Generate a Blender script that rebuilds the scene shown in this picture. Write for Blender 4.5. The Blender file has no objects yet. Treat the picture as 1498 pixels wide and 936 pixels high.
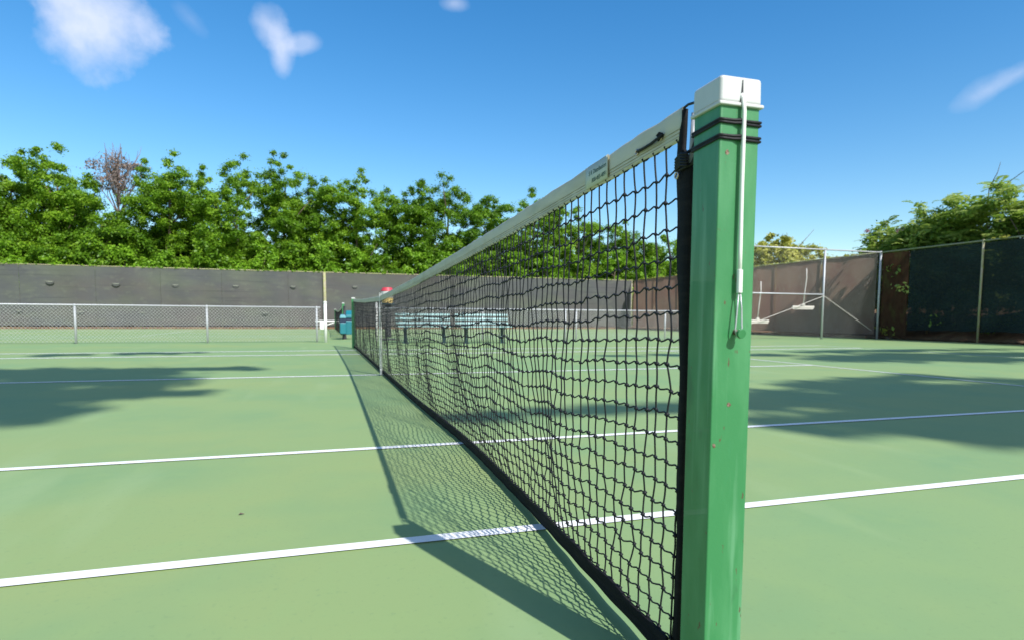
import bpy, math, random
import numpy as np
from mathutils import Vector
random.seed(7); rng = np.random.default_rng(11)
sc = bpy.context.scene
COL = sc.collection
R = math.radians

# ------------------------------------------------------------ camera model (surveyed from court dimensions)
CAM = Vector((-0.6495, -0.9105, 0.6885)); YAW, PIT, ROL = 0.30469, -0.075145, 0.006038
FW = Vector((math.sin(YAW)*math.cos(PIT), math.cos(YAW)*math.cos(PIT), math.sin(PIT)))
RT = Vector((math.cos(YAW), -math.sin(YAW), 0)); UP = RT.cross(FW)
RT, UP = RT*math.cos(ROL)+UP*math.sin(ROL), -RT*math.sin(ROL)+UP*math.cos(ROL)
FPX = 883.29
def ray(u, v): return FW + RT*((u-749.72)/FPX) + UP*((530.94-v)/FPX)
def aty(u, v, Y):                      # where a line of sight meets the vertical plane y = Y
    d = ray(u, v); return CAM + d*((Y-CAM.y)/d.y)
def atx(u, v, X):
    d = ray(u, v); return CAM + d*((X-CAM.x)/d.x)

cam = bpy.data.cameras.new('camera'); co = bpy.data.objects.new('camera', cam); COL.objects.link(co)
from mathutils import Matrix
M = Matrix((RT, UP, -FW)).transposed().to_4x4(); M.translation = CAM; co.matrix_world = M
cam.sensor_width = 36; cam.sensor_fit = 'HORIZONTAL'; cam.lens = FPX/1498*36
cam.shift_y = 62.94/1498; cam.shift_x = -0.72/1498
cam.clip_start = .02; cam.clip_end = 3000
cam.dof.use_dof = True; cam.dof.focus_distance = 1.75; cam.dof.aperture_fstop = 5.4
sc.camera = co

# ------------------------------------------------------------ materials
def mat(name, col, rough=.6, metal=0, spec=.5, noise=None, bump=None, transl=0, alpha=1, coat=0):
    m = bpy.data.materials.new(name); m.use_nodes = True; nt = m.node_tree; N = nt.nodes; Lk = nt.links
    b = N['Principled BSDF']; b.inputs['Roughness'].default_value = rough; b.inputs['Metallic'].default_value = metal
    b.inputs['Specular IOR Level'].default_value = spec; b.inputs['Base Color'].default_value = (*col, 1)
    b.inputs['Coat Weight'].default_value = coat
    tc = N.new('ShaderNodeTexCoord')
    if noise:                            # list of (scale, detail, lo, hi, colour, strength)
        src = None
        for (s, d, lo, hi, c, k) in noise:
            sx = s if isinstance(s, tuple) else (s, s, s)
            mp = N.new('ShaderNodeMapping'); mp.inputs['Scale'].default_value = sx
            mp.inputs['Location'].default_value = (random.random()*9, random.random()*9, random.random()*9)
            n = N.new('ShaderNodeTexNoise'); n.inputs['Scale'].default_value = 1; n.inputs['Detail'].default_value = d
            r = N.new('ShaderNodeMapRange'); r.inputs[1].default_value = lo; r.inputs[2].default_value = hi
            r.inputs[4].default_value = k
            mx = N.new('ShaderNodeMix'); mx.data_type = 'RGBA'
            Lk.new(tc.outputs['Object'], mp.inputs[0]); Lk.new(mp.outputs[0], n.inputs['Vector']); Lk.new(n.outputs['Fac'], r.inputs[0])
            Lk.new(r.outputs[0], mx.inputs['Factor'])
            if src is None: mx.inputs['A'].default_value = (*col, 1)
            else: Lk.new(src, mx.inputs['A'])
            mx.inputs['B'].default_value = (*c, 1); src = mx.outputs['Result']
        Lk.new(src, b.inputs['Base Color'])
    if bump:
        n = N.new('ShaderNodeTexNoise'); n.inputs['Scale'].default_value = bump[0]; n.inputs['Detail'].default_value = 3
        bp = N.new('ShaderNodeBump'); bp.inputs['Strength'].default_value = bump[1]; bp.inputs['Distance'].default_value = bump[2]
        Lk.new(tc.outputs['Object'], n.inputs['Vector']); Lk.new(n.outputs['Fac'], bp.inputs['Height']); Lk.new(bp.outputs[0], b.inputs['Normal'])
    out = N['Material Output']; sh = b.outputs[0]
    if transl:
        t = N.new('ShaderNodeBsdfTranslucent'); mx = N.new('ShaderNodeMixShader'); mx.inputs[0].default_value = transl
        if noise: Lk.new(src, t.inputs[0])
        else: t.inputs[0].default_value = (*col, 1)
        Lk.new(sh, mx.inputs[1]); Lk.new(t.outputs[0], mx.inputs[2]); sh = mx.outputs[0]
    if alpha < 1:
        t = N.new('ShaderNodeBsdfTransparent'); mx = N.new('ShaderNodeMixShader'); mx.inputs[0].default_value = 1-alpha
        Lk.new(sh, mx.inputs[1]); Lk.new(t.outputs[0], mx.inputs[2]); sh = mx.outputs[0]
    Lk.new(sh, out.inputs[0])
    return m

def leafmat(name, dark, mid, light, tl=.35, rough=.45):
    m = bpy.data.materials.new(name); m.use_nodes = True; nt = m.node_tree; N = nt.nodes; Lk = nt.links
    b = N['Principled BSDF']; b.inputs['Roughness'].default_value = rough; b.inputs['Specular IOR Level'].default_value = .35
    a = N.new('ShaderNodeAttribute'); a.attribute_name = 'tone'
    r = N.new('ShaderNodeValToRGB'); e = r.color_ramp.elements
    e[0].color = (*dark, 1); e[1].color = (*light, 1); x = r.color_ramp.elements.new(.5); x.color = (*mid, 1)
    Lk.new(a.outputs['Fac'], r.inputs[0]); Lk.new(r.outputs[0], b.inputs['Base Color'])
    t = N.new('ShaderNodeBsdfTranslucent'); Lk.new(r.outputs[0], t.inputs[0])
    mx = N.new('ShaderNodeMixShader'); mx.inputs[0].default_value = tl
    Lk.new(b.outputs[0], mx.inputs[1]); Lk.new(t.outputs[0], mx.inputs[2]); Lk.new(mx.outputs[0], N['Material Output'].inputs[0])
    return m

m_court = mat('court_acrylic', (.214, .330, .138), .68, spec=.35,
    noise=[((.25, .5, 1), 4, .35, .7, (.268, .338, .124), .9), (1.3, 5, .45, .75, (.172, .300, .136), .75), (9, 4, .5, .8, (.235, .345, .132), .5), ((2.2, .5, 1), 6, .60, .72, (.30, .40, .19), .35), (60, 3, .60, .72, (.19, .28, .12), .45), (340, 2, .60, .75, (.20, .29, .13), .35)],
    bump=(420, .35, .0006))
m_line = mat('white_line_paint', (.80, .80, .77), .55, noise=[(14, 5, .5, .8, (.62, .66, .58), .5), (90, 2, .6, .8, (.55, .6, .5), .4)], bump=(420, .3, .0005))
m_dirt = mat('dirt', (.16, .09, .055), .95, spec=.1, noise=[(2, 5, .4, .65, (.24, .17, .10), .9), (9, 4, .5, .7, (.09, .06, .04), .8)], bump=(6, .6, .05))
m_post = mat('green_enamel', (.034, .195, .064), .45, spec=.5, noise=[((25, 25, 6), 4, .45, .75, (.075, .265, .108), .8), ((90, 90, 16), 3, .62, .72, (.035, .20, .07), .6), ((50, 50, 3), 5, .55, .7, (.16, .36, .20), .5), ((18, 18, 7), 6, .62, .70, (.03, .10, .045), .5), ((120, 120, 40), 3, .70, .73, (.10, .045, .025), .9)], bump=(160, .12, .0015), coat=.15)
m_cap = mat('white_plastic_cap', (.54, .55, .53), .4, noise=[((30, 30, 10), 4, .5, .8, (.46, .48, .46), .5)])
m_vinyl = mat('headband_vinyl', (.60, .565, .455), .55, noise=[((40, 5, 30), 4, .45, .75, (.41, .39, .28), .7), (6, 3, .5, .8, (.56, .56, .48), .6)], transl=.08)
m_label = mat('label_fabric', (.52, .55, .47), .6)
m_ink = mat('dark_green_ink', (.05, .10, .06), .6)
m_stitch = mat('tan_thread', (.33, .28, .17), .8)
m_twine = mat('black_twine', (.010, .011, .013), .55, spec=.3)
m_tape = mat('black_tape', (.008, .008, .009), .8, spec=.2, noise=[((30, 8, 60), 4, .5, .75, (.024, .020, .018), .8)], bump=(300, .5, .002))
m_cable = mat('white_cable_vinyl', (.74, .76, .70), .35)
m_steel = mat('galvanised_steel', (.52, .54, .55), .45, metal=.55, noise=[(30, 3, .4, .7, (.40, .42, .43), .6)])
m_rail = mat('weathered_galvanised_pipe', (.47, .49, .51), .5, metal=.25, noise=[(12, 4, .45, .7, (.45, .46, .45), .6)])
m_railtan = mat('lichened_pipe', (.34, .29, .19), .8, metal=0, noise=[(9, 4, .4, .6, (.30, .34, .10), .8), (22, 3, .5, .7, (.42, .40, .34), .7)])
m_wire = mat('chain_wire', (.50, .52, .50), .5, metal=.3)
m_rust = mat('rusty_steel', (.12, .05, .03), .8, metal=.3, noise=[(200, 3, .4, .6, (.3, .24, .18), .8)])
m_dowel = mat('grey_dowel', (.30, .31, .33), .4)
m_brass = mat('brass_grommet', (.65, .50, .40), .35, metal=.9)
m_screen = mat('grey_windscreen', (.092, .098, .097), .85, spec=.2, noise=[((.5, .5, 1.3), 5, .42, .66, (.118, .132, .100), .8), ((.25, .2, .5), 3, .45, .7, (.112, .098, .092), .8), ((3, 3, 5), 4, .55, .75, (.15, .165, .125), .45), ((.3, .3, 9), 2, .6, .75, (.055, .06, .06), .5)], transl=.1, bump=(3, .5, .03))
m_brown = mat('brown_windscreen', (.36, .24, .175), .85, spec=.15, noise=[((1, .7, .9), 5, .45, .65, (.29, .155, .125), .75), ((.6, .6, .3), 4, .4, .7, (.23, .19, .145), .7), ((12, 12, 5), 3, .55, .7, (.36, .30, .24), .5)], transl=.6, bump=(3, .5, .03))
m_dark = mat('dark_green_windscreen', (.012, .022, .021), .8, spec=.25, noise=[((1, .6, .8), 4, .45, .7, (.020, .045, .042), .8)], transl=.15, alpha=.90)
m_rustscreen = mat('rust_brown_screen', (.085, .042, .024), .9, spec=.1, noise=[((4, 4, 2), 5, .54, .68, (.10, .09, .03), .6), ((9, 9, 5), 4, .5, .7, (.06, .025, .015), .7)], transl=.3)
m_flap = mat('vent_fabric', (.07, .075, .07), .85)
m_flap2 = mat('vent_fabric_light', (.20, .21, .17), .85)
m_teal = mat('teal_plastic', (.014, .17, .20), .4, noise=[(8, 3, .5, .7, (.016, .13, .20), .6)])
m_teal_l = mat('faded_teal_plastic', (.12, .33, .37), .5)
m_navy = mat('navy_opening', (.008, .022, .055), .6)
m_black = mat('black_metal', (.012, .013, .015), .5)
m_bench = mat('pale_aqua_painted_slat', (.25, .41, .40), .5, noise=[((3, 3, 9), 4, .5, .7, (.25, .46, .44), .8)])
m_benchd = mat('dark_teal_cast_iron', (.012, .045, .055), .5)
m_white = mat('white_paint', (.78, .79, .76), .5, noise=[(9, 3, .5, .75, (.6, .61, .56), .6)])
m_red = mat('red_plastic', (.48, .04, .06), .5)
m_yellow = mat('yellow_plastic', (.85, .62, .22), .5)
m_wood = mat('bleached_wood', (.50, .47, .42), .7)
m_squeegee = mat('pale_squeegee', (.60, .56, .50), .6)
m_bark = mat('bark', (.10, .075, .05), .9, noise=[((9, 9, 2), 4, .4, .7, (.18, .14, .10), .8)], bump=(20, .6, .02))
m_twig = mat('grey_twig', (.20, .16, .15), .9)
L_green = leafmat('hedge_tree_leaves', (.062, .155, .010), (.165, .335, .018), (.32, .52, .035), .5)
L_lime = leafmat('lime_shrub_leaves', (.12, .26, .015), (.22, .43, .025), (.35, .58, .05), .48)
L_olive = leafmat('olive_tree_leaves', (.26, .29, .04), (.46, .48, .09), (.62, .60, .18), .45)
L_fine = leafmat('feathery_leaves', (.12, .23, .03), (.32, .45, .07), (.58, .66, .22), .48)
L_mauve = leafmat('dry_mauve_leaves', (.13, .10, .08), (.26, .21, .18), (.34, .22, .17), .3)
L_pink = leafmat('pink_blossom', (.42, .20, .26), (.55, .32, .38), (.65, .45, .48), .3)
L_shade = leafmat('shade_tree_leaves', (.03, .07, .015), (.05, .12, .02), (.08, .18, .03), .1)

# ------------------------------------------------------------ mesh building
class MB:
    def __init__(s): s.v = []; s.f = []; s.n = 0
    def add(s, v, f):
        k = s.n; s.v += [tuple(p) for p in v]; s.f += [tuple(i+k for i in q) for q in f]; s.n += len(v); return s
    def box(s, c, d, rz=0, rot=None, taper=1):
        hx, hy, hz = d[0]/2, d[1]/2, d[2]/2; c = Vector(c)
        Mx = rot if rot is not None else Matrix.Rotation(rz, 3, 'Z'); v = []
        for z in (-1, 1):
            t = taper if z > 0 else 1
            for x, y in ((-1, -1), (1, -1), (1, 1), (-1, 1)): v.append(c + Mx @ Vector((x*hx*t, y*hy*t, z*hz)))
        return s.add(v, [(3, 2, 1, 0), (4, 5, 6, 7), (0, 1, 5, 4), (1, 2, 6, 5), (2, 3, 7, 6), (3, 0, 4, 7)])
    def tube(s, pts, r, n=8, cap=True):
        pts = [Vector(p) for p in pts]; rr = r if isinstance(r, (list, tuple)) else [r]*len(pts)
        v = []; f = []; prev = None
        for i, p in enumerate(pts):
            t = (pts[min(i+1, len(pts)-1)] - pts[max(i-1, 0)]).normalized()
            a = Vector((0, 0, 1)) if abs(t.z) < .9 else Vector((1, 0, 0))
            if prev is not None: a = prev
            b = (a - t*a.dot(t)).normalized(); prev = b; c = t.cross(b)
            for k in range(n):
                an = 2*math.pi*(k+.5)/n; v.append(p + (b*math.cos(an) + c*math.sin(an))*rr[i])
        for i in range(len(pts)-1):
            for k in range(n): f.append((i*n+k, i*n+(k+1) % n, (i+1)*n+(k+1) % n, (i+1)*n+k))
        if cap: f.append(tuple(reversed(range(n)))); f.append(tuple((len(pts)-1)*n+k for k in range(n)))
        return s.add(v, f)
    def disc_y(s, c, rx, rz, th, n=14, a0=0, a1=2*math.pi):
        v = [Vector(c)+Vector((rx*math.cos(a0+(a1-a0)*k/n), -th/2, rz*math.sin(a0+(a1-a0)*k/n))) for k in range(n+1)]
        w = [p+Vector((0, th, 0)) for p in v]; m = n+1
        return s.add(v+w, [tuple(range(m)), tuple(reversed(range(m, 2*m)))] + [(k, (k+1) % m, m+(k+1) % m, m+k)[::-1] for k in range(m)])
    def obj(s, name, m, parent=None, bevel=0, smooth=False, seg=2):
        me = bpy.data.meshes.new(name); me.from_pydata(s.v, [], s.f); me.materials.append(m); me.validate()
        return link(name, me, parent, bevel, smooth, seg)
def link(name, me, parent=None, bevel=0, smooth=False, seg=2):
    o = bpy.data.objects.new(name, me); COL.objects.link(o)
    if parent is not None:
        o.parent = parent; P = parent; off = Vector((0, 0, 0))
        while P is not None: off += P.location; P = P.parent
        o.location = -off                       # geometry is written in world coordinates
    if smooth:
        me.polygons.foreach_set('use_smooth', [True]*len(me.polygons))
    if bevel:
        b = o.modifiers.new('bevel', 'BEVEL'); b.width = bevel; b.segments = seg; b.limit_method = 'ANGLE'; b.harden_normals = bool(smooth)
    return o
def thing(name, label, cat, loc=(0, 0, 0), group=None):
    o = bpy.data.objects.new(name, None); COL.objects.link(o); o.location = loc; o.empty_display_size = .1
    return tag(o, label, cat, group)
def tag(o, label, cat, group=None, kind=None):
    if label: o['label'] = label
    if cat: o['category'] = cat
    if group: o['group'] = group
    if kind: o['kind'] = kind
    return o
def fast_mesh(name, V, F, m, attr=None):          # numpy verts + quads
    me = bpy.data.meshes.new(name); nv, nf = len(V), len(F); k = F.shape[1]
    me.vertices.add(nv); me.vertices.foreach_set('co', V.astype(np.float32).ravel())
    me.loops.add(nf*k); me.loops.foreach_set('vertex_index', F.astype(np.int32).ravel())
    me.polygons.add(nf); me.polygons.foreach_set('loop_start', np.arange(0, nf*k, k, dtype=np.int32))
    me.polygons.foreach_set('loop_total', np.full(nf, k, dtype=np.int32))
    if attr is not None:
        a = me.attributes.new('tone', 'FLOAT', 'FACE'); a.data.foreach_set('value', attr.astype(np.float32))
    me.update(calc_edges=True); me.materials.append(m); return me
def struct(o, cat=None): o['kind'] = 'structure'; return o

# ------------------------------------------------------------ setting: ground, court, lines
def sheet(name, x0, x1, y0, y1, z, m):
    b = MB(); b.add([(x0, y0, z), (x1, y0, z), (x1, y1, z), (x0, y1, z)], [(0, 1, 2, 3)]); return struct(b.obj(name, m))
XS, YF, YB = 18.6, 16.1, 34.5
sheet('ground', -700, 700, -300, 1400, -.012, m_dirt)
sheet('court_surface', -30, XS-.12, -9, YB-.25, 0, m_court)
def lines(name, y0):
    b = MB(); z = .004; w = .054
    def seg(x0, x1, ya, yb): b.add([(x0, ya, z), (x1, ya, z), (x1, yb, z), (x0, yb, z)], [(0, 1, 2, 3)])
    D, S, CX = .914, 2.286, 6.40
    yd0, ys0, yc, ys1, yd1 = y0+D, y0+S, y0+CX, y0+10.516, y0+11.887
    for y, k in ((yd0, w/2), (yd1, .055)): seg(-11.885, 11.885, y-k, y+k)
    for y, k in ((ys0, w/2), (ys1, .055)): seg(-11.835, 11.835, y-k, y+k)
    seg(-6.375, 6.375, yc-.036, yc+.036)
    for sx in (-1, 1):
        a, c = sorted((sx*11.835, sx*11.885))
        for (p, q) in ((yd0+w/2, ys0-w/2), (ys0+w/2, ys1-.055), (ys1+.055, yd1-.055)): seg(a, c, p, q)
        a, c = sorted((sx*6.375, sx*6.425)); seg(a, c, ys0+w/2, ys1-.055)
        a, c = sorted((sx*11.735, sx*11.834)); seg(a, c, yc-w/2, yc+w/2)
    return struct(b.obj(name, m_line))
lines('court_lines', 0); lines('court_lines', 19.6)
# reddish earth bank behind the side fence
bk = MB(); xs = np.linspace(0, 9, 10); ys = np.linspace(-9, 36, 46)
V = []
for i, x in enumerate(xs):
    for y in ys:
        h = (min(1, x/3.0)+max(0, x-3)*.28)*(.75+.25*math.sin(y*1.3+x)) * 1.0 + .10*math.sin(y*3.1+x*2)*(x > 0)
        V.append((XS+.35+x, y, max(-.01, .05+h)))
F = [(i*46+j, (i+1)*46+j, (i+1)*46+j+1, i*46+j+1) for i in range(9) for j in range(45)]
bk.add(V, F); struct(bk.obj('earth_bank', m_dirt, smooth=True))

# ------------------------------------------------------------ near net post
TH = -.01154; PX, PY, HS = .0000, -.0270, .03707
def pr(dx, dy, z): return Vector((PX+dx*math.cos(TH)-dy*math.sin(TH), PY+dx*math.sin(TH)+dy*math.cos(TH), z))
rotP = Matrix.Rotation(TH, 3, 'Z')
post = thing('net_post', 'square green steel net post with white cap, in the foreground right of the net', 'net post', (PX, PY, 0), 'posts that hold up the nets')
b = MB(); b.box((PX, PY, .5165), (2*HS, 2*HS, 1.033), TH); b.obj('post_tube', m_post, post, .0028, True, 3)
b = MB(); b.box((PX, PY, 1.0545), (2*HS+.005, 2*HS+.005, .043), TH, taper=.985); cp = b.obj('post_cap', m_cap, post, .006, True, 3)
b = MB(); b.box((PX, PY, 1.0315), (2*HS+.010, 2*HS+.010, .006), TH); b.obj('cap_flange', m_cap, cp, .002, True)
b = MB(); y0 = -HS-.0029
b.add([pr(.0005, y0, 1.071), pr(-.0028, y0-.0003, 1.036), pr(.0026, y0-.0003, 1.036), pr(.0018, y0, 1.071)], [(0, 1, 2, 3)]); b.obj('cable_slot', m_black, cp)
for zz, xx, s in ((.955, -.022, .004), (.546, -.004, .005), (.478, -.030, .004)):          # chips in the paint
    b = MB(); pts = []
    for k in range(9):
        a = k/9*6.283; rr = s*(.6+.5*random.random()); pts.append(pr(xx+rr*math.cos(a), -HS-.0004, zz+rr*1.2*math.sin(a)))
    b.add(pts, [tuple(range(9))]); b.obj('paint_chip', m_rust, post)
b = MB(); b.tube([pr(.004, -HS+.004, .668), pr(.002, -HS-.016, .664)], .0048, 10); b.obj('anchor_bolt', m_rust, post, 0, True)
b = MB(); b.tube([pr(.003, -HS-.014, .6655), pr(.003, -HS-.020, .6645)], .0078, 14); b.obj('bolt_head', m_post, post, .001, True)

# ------------------------------------------------------------ the net
def lerp(tab):
    xs_, ys_ = zip(*tab); return lambda y: np.interp(y, xs_, ys_)
def smooth_tab(tab):
    xs_ = np.array([t[0] for t in tab]); ys_ = np.array([t[1] for t in tab]); X = np.linspace(xs_[0], xs_[-1], 400)
    Y = np.interp(X, xs_, ys_); K = 13; pad = np.concatenate([2*Y[0]-Y[K:0:-1], Y, 2*Y[-1]-Y[-2:-K-2:-1]])
    Y = np.convolve(pad, np.ones(2*K+1)/(2*K+1), 'same')[K:K+400]; return lambda y: np.interp(y, X, Y)
ztop = smooth_tab([(.09, 1.083), (.6, 1.063), (1.65, 1.026), (2.63, .999), (3.8, .968), (6.25, .930), (6.5, .930), (9, .968), (11, 1.015), (12.74, 1.072)])
zbot = smooth_tab([(.09, .016), (.2, .020), (.5, .018), (.9, .004), (1.9, .003), (6, .003), (12.74, .01)])
xbot = smooth_tab([(.08, -.010), (.3, -.008), (.56, .012), (.9, .038), (1.42, .056), (2.23, .080), (3, .062), (4.2, .046), (6.4, .039), (8.7, .032), (12.74, .012)])
HB, TB = .060, .052
def fold(y, t):        # sideways slack of the mesh, t = 0 at the headband, 1 at the foot
    A = np.sin(np.clip(t, 0, 1)*math.pi)**.8*(.35+.65*t)
    e = np.clip((y-.12)/.5, 0, 1)*np.clip((12.7-y)/.8, 0, 1)
    far = 1/(1+.10*y)
    return e*A*far*(.022*np.sin(5.1*y+2.2*t+.4) + .013*np.sin(9.3*y-3.1*t+1.3*np.sin(1.7*y)) + .014*np.sin(3.1*y+1.0) + .004*np.sin(19*y+5*t))
def sagz(y, t):
    e = np.clip((y-.1)/.4, 0, 1)
    return e*np.sin(np.clip(t, 0, 1)*math.pi)*(.010*np.sin(4.3*y+1.1)+.007*np.sin(8.9*y+2.0*t)+.004*np.sin(17*y))
def build_net(y_off, detail, name_label, group):
    T = thing('tennis_net', name_label, 'net', (0, y_off+.1, 0), group)
    Y0, Y1 = .118, 12.74
    ny = int((Y1-Y0)/.0425); nz = 20
    yy = np.linspace(Y0, Y1, ny+1)
    G = np.zeros((ny+1, nz+1, 3))
    for j in range(nz+1):
        t = j/nz; zt = ztop(yy)-HB+.003; zb = zbot(yy)+TB-.003
        G[:, j, 1] = yy + .22*fold(yy+.9, np.full_like(yy, t))
        G[:, j, 0] = fold(yy, np.full_like(yy, t)) + xbot(yy)*np.clip((t-.25)/.75, 0, 1)**1.4
        tt = t+.05*math.sin(math.pi*t)*1.0; G[:, j, 2] = zt*(1-tt)+zb*tt + sagz(yy, np.full_like(yy, t))
    ed = np.exp(-(yy-Y0)/.35)[:, None]*np.interp(G[:, :, 2], [0, .35, .65, .95, 1.1], [.033, .038, .030, .006, 0]); G[:, :, 1] -= ed
    jit = rng.normal(0, .0023, G.shape); jit[:, 0] = 0; jit[:, -1] = 0; jit[0] = 0; G += jit
    Vs = []; Fs = []; n0 = 0
    def strand(P, rad, n):                # P: (k,3) polyline
        nonlocal n0
        t = np.gradient(P, axis=0); t /= np.linalg.norm(t, axis=1, keepdims=True)
        a = np.array([1., 0, 0]); bq = a - t*(t@a)[:, None]; bq /= np.linalg.norm(bq, axis=1, keepdims=True); c = np.cross(t, bq)
        an = (np.arange(n)+.5)*2*math.pi/n
        V_ = P[:, None, :] + rad*(bq[:, None, :]*np.cos(an)[None, :, None] + c[:, None, :]*np.sin(an)[None, :, None])
        k = len(P); Vs.append(V_.reshape(-1, 3))
        i = np.arange(k-1)[:, None]*n; q = np.arange(n)[None, :]; q2 = (q+1) % n
        Fs.append((np.stack([i+q, i+q2, i+n+q2, i+n+q], -1).reshape(-1, 4))+n0); n0 += k*n
    r0 = .0019
    if detail: spans = [(0, int(3.2/.0425), 4, 6), (int(3.2/.0425), ny, 2, 4)]
    else: spans = [(0, ny, 1, 3)]
    for (a, c, sub, n) in spans:
        for j in range(nz+1):            # lengthwise twine: stepped from knot to knot
            P = [G[a, j]]
            for i in range(a, c):
                A_, B_ = G[i, j], G[i+1, j]
                for s in range(1, sub+1):
                    f = s/sub; p = A_*(1-f)+B_*f
                    if sub > 1: p = p + np.array([0, 0, .0032*math.sin(2*math.pi*f) - .0018*math.sin(math.pi*f)])
                    P.append(p)
            strand(np.array(P), r0, n)
        for i in range(a, c+(c == ny)):
            P = [G[i, 0]]
            for j in range(nz):
                A_, B_ = G[i, j], G[i, j+1]
                ph = math.sin(i*12.9+j*78.2)*.5
                for s in range(1, sub+1):
                    f = s/sub; p = A_*(1-f)+B_*f
                    if sub > 1: p = p + np.array([.0012*ph, .0055*ph, 0])*math.sin(math.pi*f)
                    P.append(p)
            strand(np.array(P), r0, n)
        if sub > 1:                       # knots
            o8 = np.array([[1, 0, 0], [-1, 0, 0], [0, 1, 0], [0, -1, 0], [0, 0, 1], [0, 0, -1]])*.0054*(1 if sub == 4 else .75)
            Q = (G[a:c, :].reshape(-1, 1, 3) + o8[None] * (1+.3*rng.random((len(G[a:c])*(nz+1), 1, 1))) - np.array([0, 0, .001]))
            m_ = len(Q); Vs.append(Q.reshape(-1, 3)); base = np.arange(m_)[:, None, None]*6 + n0
            tri = np.array([[0, 2, 4, 4], [2, 1, 4, 4], [1, 3, 4, 4], [3, 0, 4, 4], [2, 0, 5, 5], [1, 2, 5, 5], [3, 1, 5, 5], [0, 3, 5, 5]])
            tri = np.array([[0, 2, 4], [2, 1, 4], [1, 3, 4], [3, 0, 4], [2, 0, 5], [1, 2, 5], [3, 1, 5], [0, 3, 5]])
            KT = (base+tri[None]).reshape(-1, 3); knots.append((Q.reshape(-1, 3), (np.arange(m_)[:, None, None]*6+tri[None]).reshape(-1, 3)))
            Vs.pop()
    V_ = np.concatenate(Vs); V_[:, 1] += y_off
    link('net_mesh', fast_mesh('net_mesh', V_, np.concatenate(Fs), m_twine), T)
    if knots:
        KV = []; KF = []; n_ = 0
        for v_, f_ in knots: KV.append(v_); KF.append(f_+n_); n_ += len(v_)
        v_ = np.concatenate(KV); v_[:, 1] += y_off
        me = fast_mesh('net_knots', v_, np.concatenate(KF), m_twine); link('net_knots', me, T, smooth=True); knots.clear()
    # headband: folded white vinyl over the cable, a little wrinkled
    st = np.concatenate([np.arange(.098, 3.2, .012), np.arange(3.2, 12.75, .1)]) if detail else np.arange(.098, 12.75, .3)
    prof = [(-.0030, -HB), (-.0036, -HB*.86), (-.0026, -HB*.80), (-.0036, -HB*.74), (-.0028, -HB*.68), (-.0040, -HB*.6), (-.0046, -HB*.45), (-.0046, -HB*.25), (-.0044, -.007), (-.003, -.0015), (0, 0),
            (.003, -.0015), (.0044, -.007), (.0046, -HB*.25), (.0046, -HB*.45), (.0040, -HB*.6), (.0036, -HB*.8), (.0030, -HB)]
    bm = MB(); v = []; k = len(prof)
    for y in st:
        zt = float(ztop(y)); w1 = math.sin(y*41)+math.sin(y*67+1.3)+.7*math.sin(y*113); w2 = .0016*math.sin(y*26+.7)+.0010*math.sin(y*59)
        for i, (x, z) in enumerate(prof):
            mid = 1-abs(-z/HB-.4)*1.6; v.append((x + (.0009*w1*max(0, mid) if detail else 0)*(1 if x < 0 else .5), y+y_off, zt+z+w2*(.5 if z < -.05 else 1)*(.6)))
    f = [(a*k+i, a*k+i+1, (a+1)*k+i+1, (a+1)*k+i) for a in range(len(st)-1) for i in range(k-1)]
    f += [((a+1)*k, (a+1)*k+k-1, a*k+k-1, a*k) for a in range(len(st)-1)]
    f += [tuple(range(k)), tuple(reversed(range((len(st)-1)*k, len(st)*k)))]
    bm.add(v, f); hb = bm.obj('headband', m_vinyl, T, smooth=True)
    if detail:
        for q in (.66, .77, .88):          # rows of stitching
            s_ = MB(); s_.tube([(-.0042 if q == .66 else -.0036, y, float(ztop(y))-HB*q) for y in np.arange(.1, 5, .04)], .0006, 4); s_.obj('stitching', m_stitch, hb)
    # foot tape
    bm = MB(); v = []; prof = [(-.003, 0), (-.0045, TB*.25), (-.003, TB*.5), (-.0045, TB*.75), (-.0028, TB), (.0028, TB), (.0045, TB*.5), (.003, 0)]; k = len(prof)
    st = np.arange(.085, 12.75, .03 if detail else .3)
    for y in st:
        zb = float(zbot(y)); wx = float(xbot(y))
        for (x, z) in prof: v.append((x*1.1+wx+.0012*math.sin(y*31+z*60)-.10*z, y+y_off, zb+z*(.93+.05*math.sin(y*23))))
    f = [(a*k+i, (a+1)*k+i, (a+1)*k+(i+1) % k, a*k+(i+1) % k) for a in range(len(st)-1) for i in range(k)]
    f += [tuple(range(k)), tuple(reversed(range((len(st)-1)*k, len(st)*k)))]
    bm.add(v, f); bm.obj('foot_tape', m_tape, T, smooth=False)
    # side sleeves
    for (ya, yb) in ((.066, .122), (12.70, 12.75)):
        bm = MB(); v = []; n = 60; prof = [(-.004, .0), (-.0065, .35), (-.005, .62), (-.002, 1), (.002, 1), (.005, .62), (.0065, .35), (.004, .0)]; k = len(prof)
        for i in range(n+1):
            f_ = i/n; zt = float(ztop((ya+yb)/2))-.004 - (.004 if detail else 0); z = .002+(zt-.002)*f_
            top = max(0, (f_-.93)/.07); wob = .0022*math.sin(z*17+1)+.0014*math.sin(z*41)
            for (x, q) in prof:
                q_ = (q if ya < 6 else 1-q)
                if ya < 6 and f_ > .9: q_ = q_+(.55-q_*.55)*min(1, (f_-.9)/.03)
                wd_ = (yb-ya) - (float(np.interp(z, [0, .35, .65, .95, 1.1], [.033, .038, .030, .006, 0])) if ya < 6 else 0)
                v.append((x*(1-.3*top), ya+wd_*q_*(1-.25*top)+wob*(1 if q > .9 else .4)+y_off, z))
        f = [(a*k+i, a*k+(i+1) % k, (a+1)*k+(i+1) % k, (a+1)*k+i) for a in range(n) for i in range(k)] + [tuple(reversed(range(k))), tuple(range(n*k, n*k+k))]
        bm.add(v, f); bm.obj('side_sleeve', m_tape, T, smooth=True)
    return T, hb
knots = []
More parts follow.
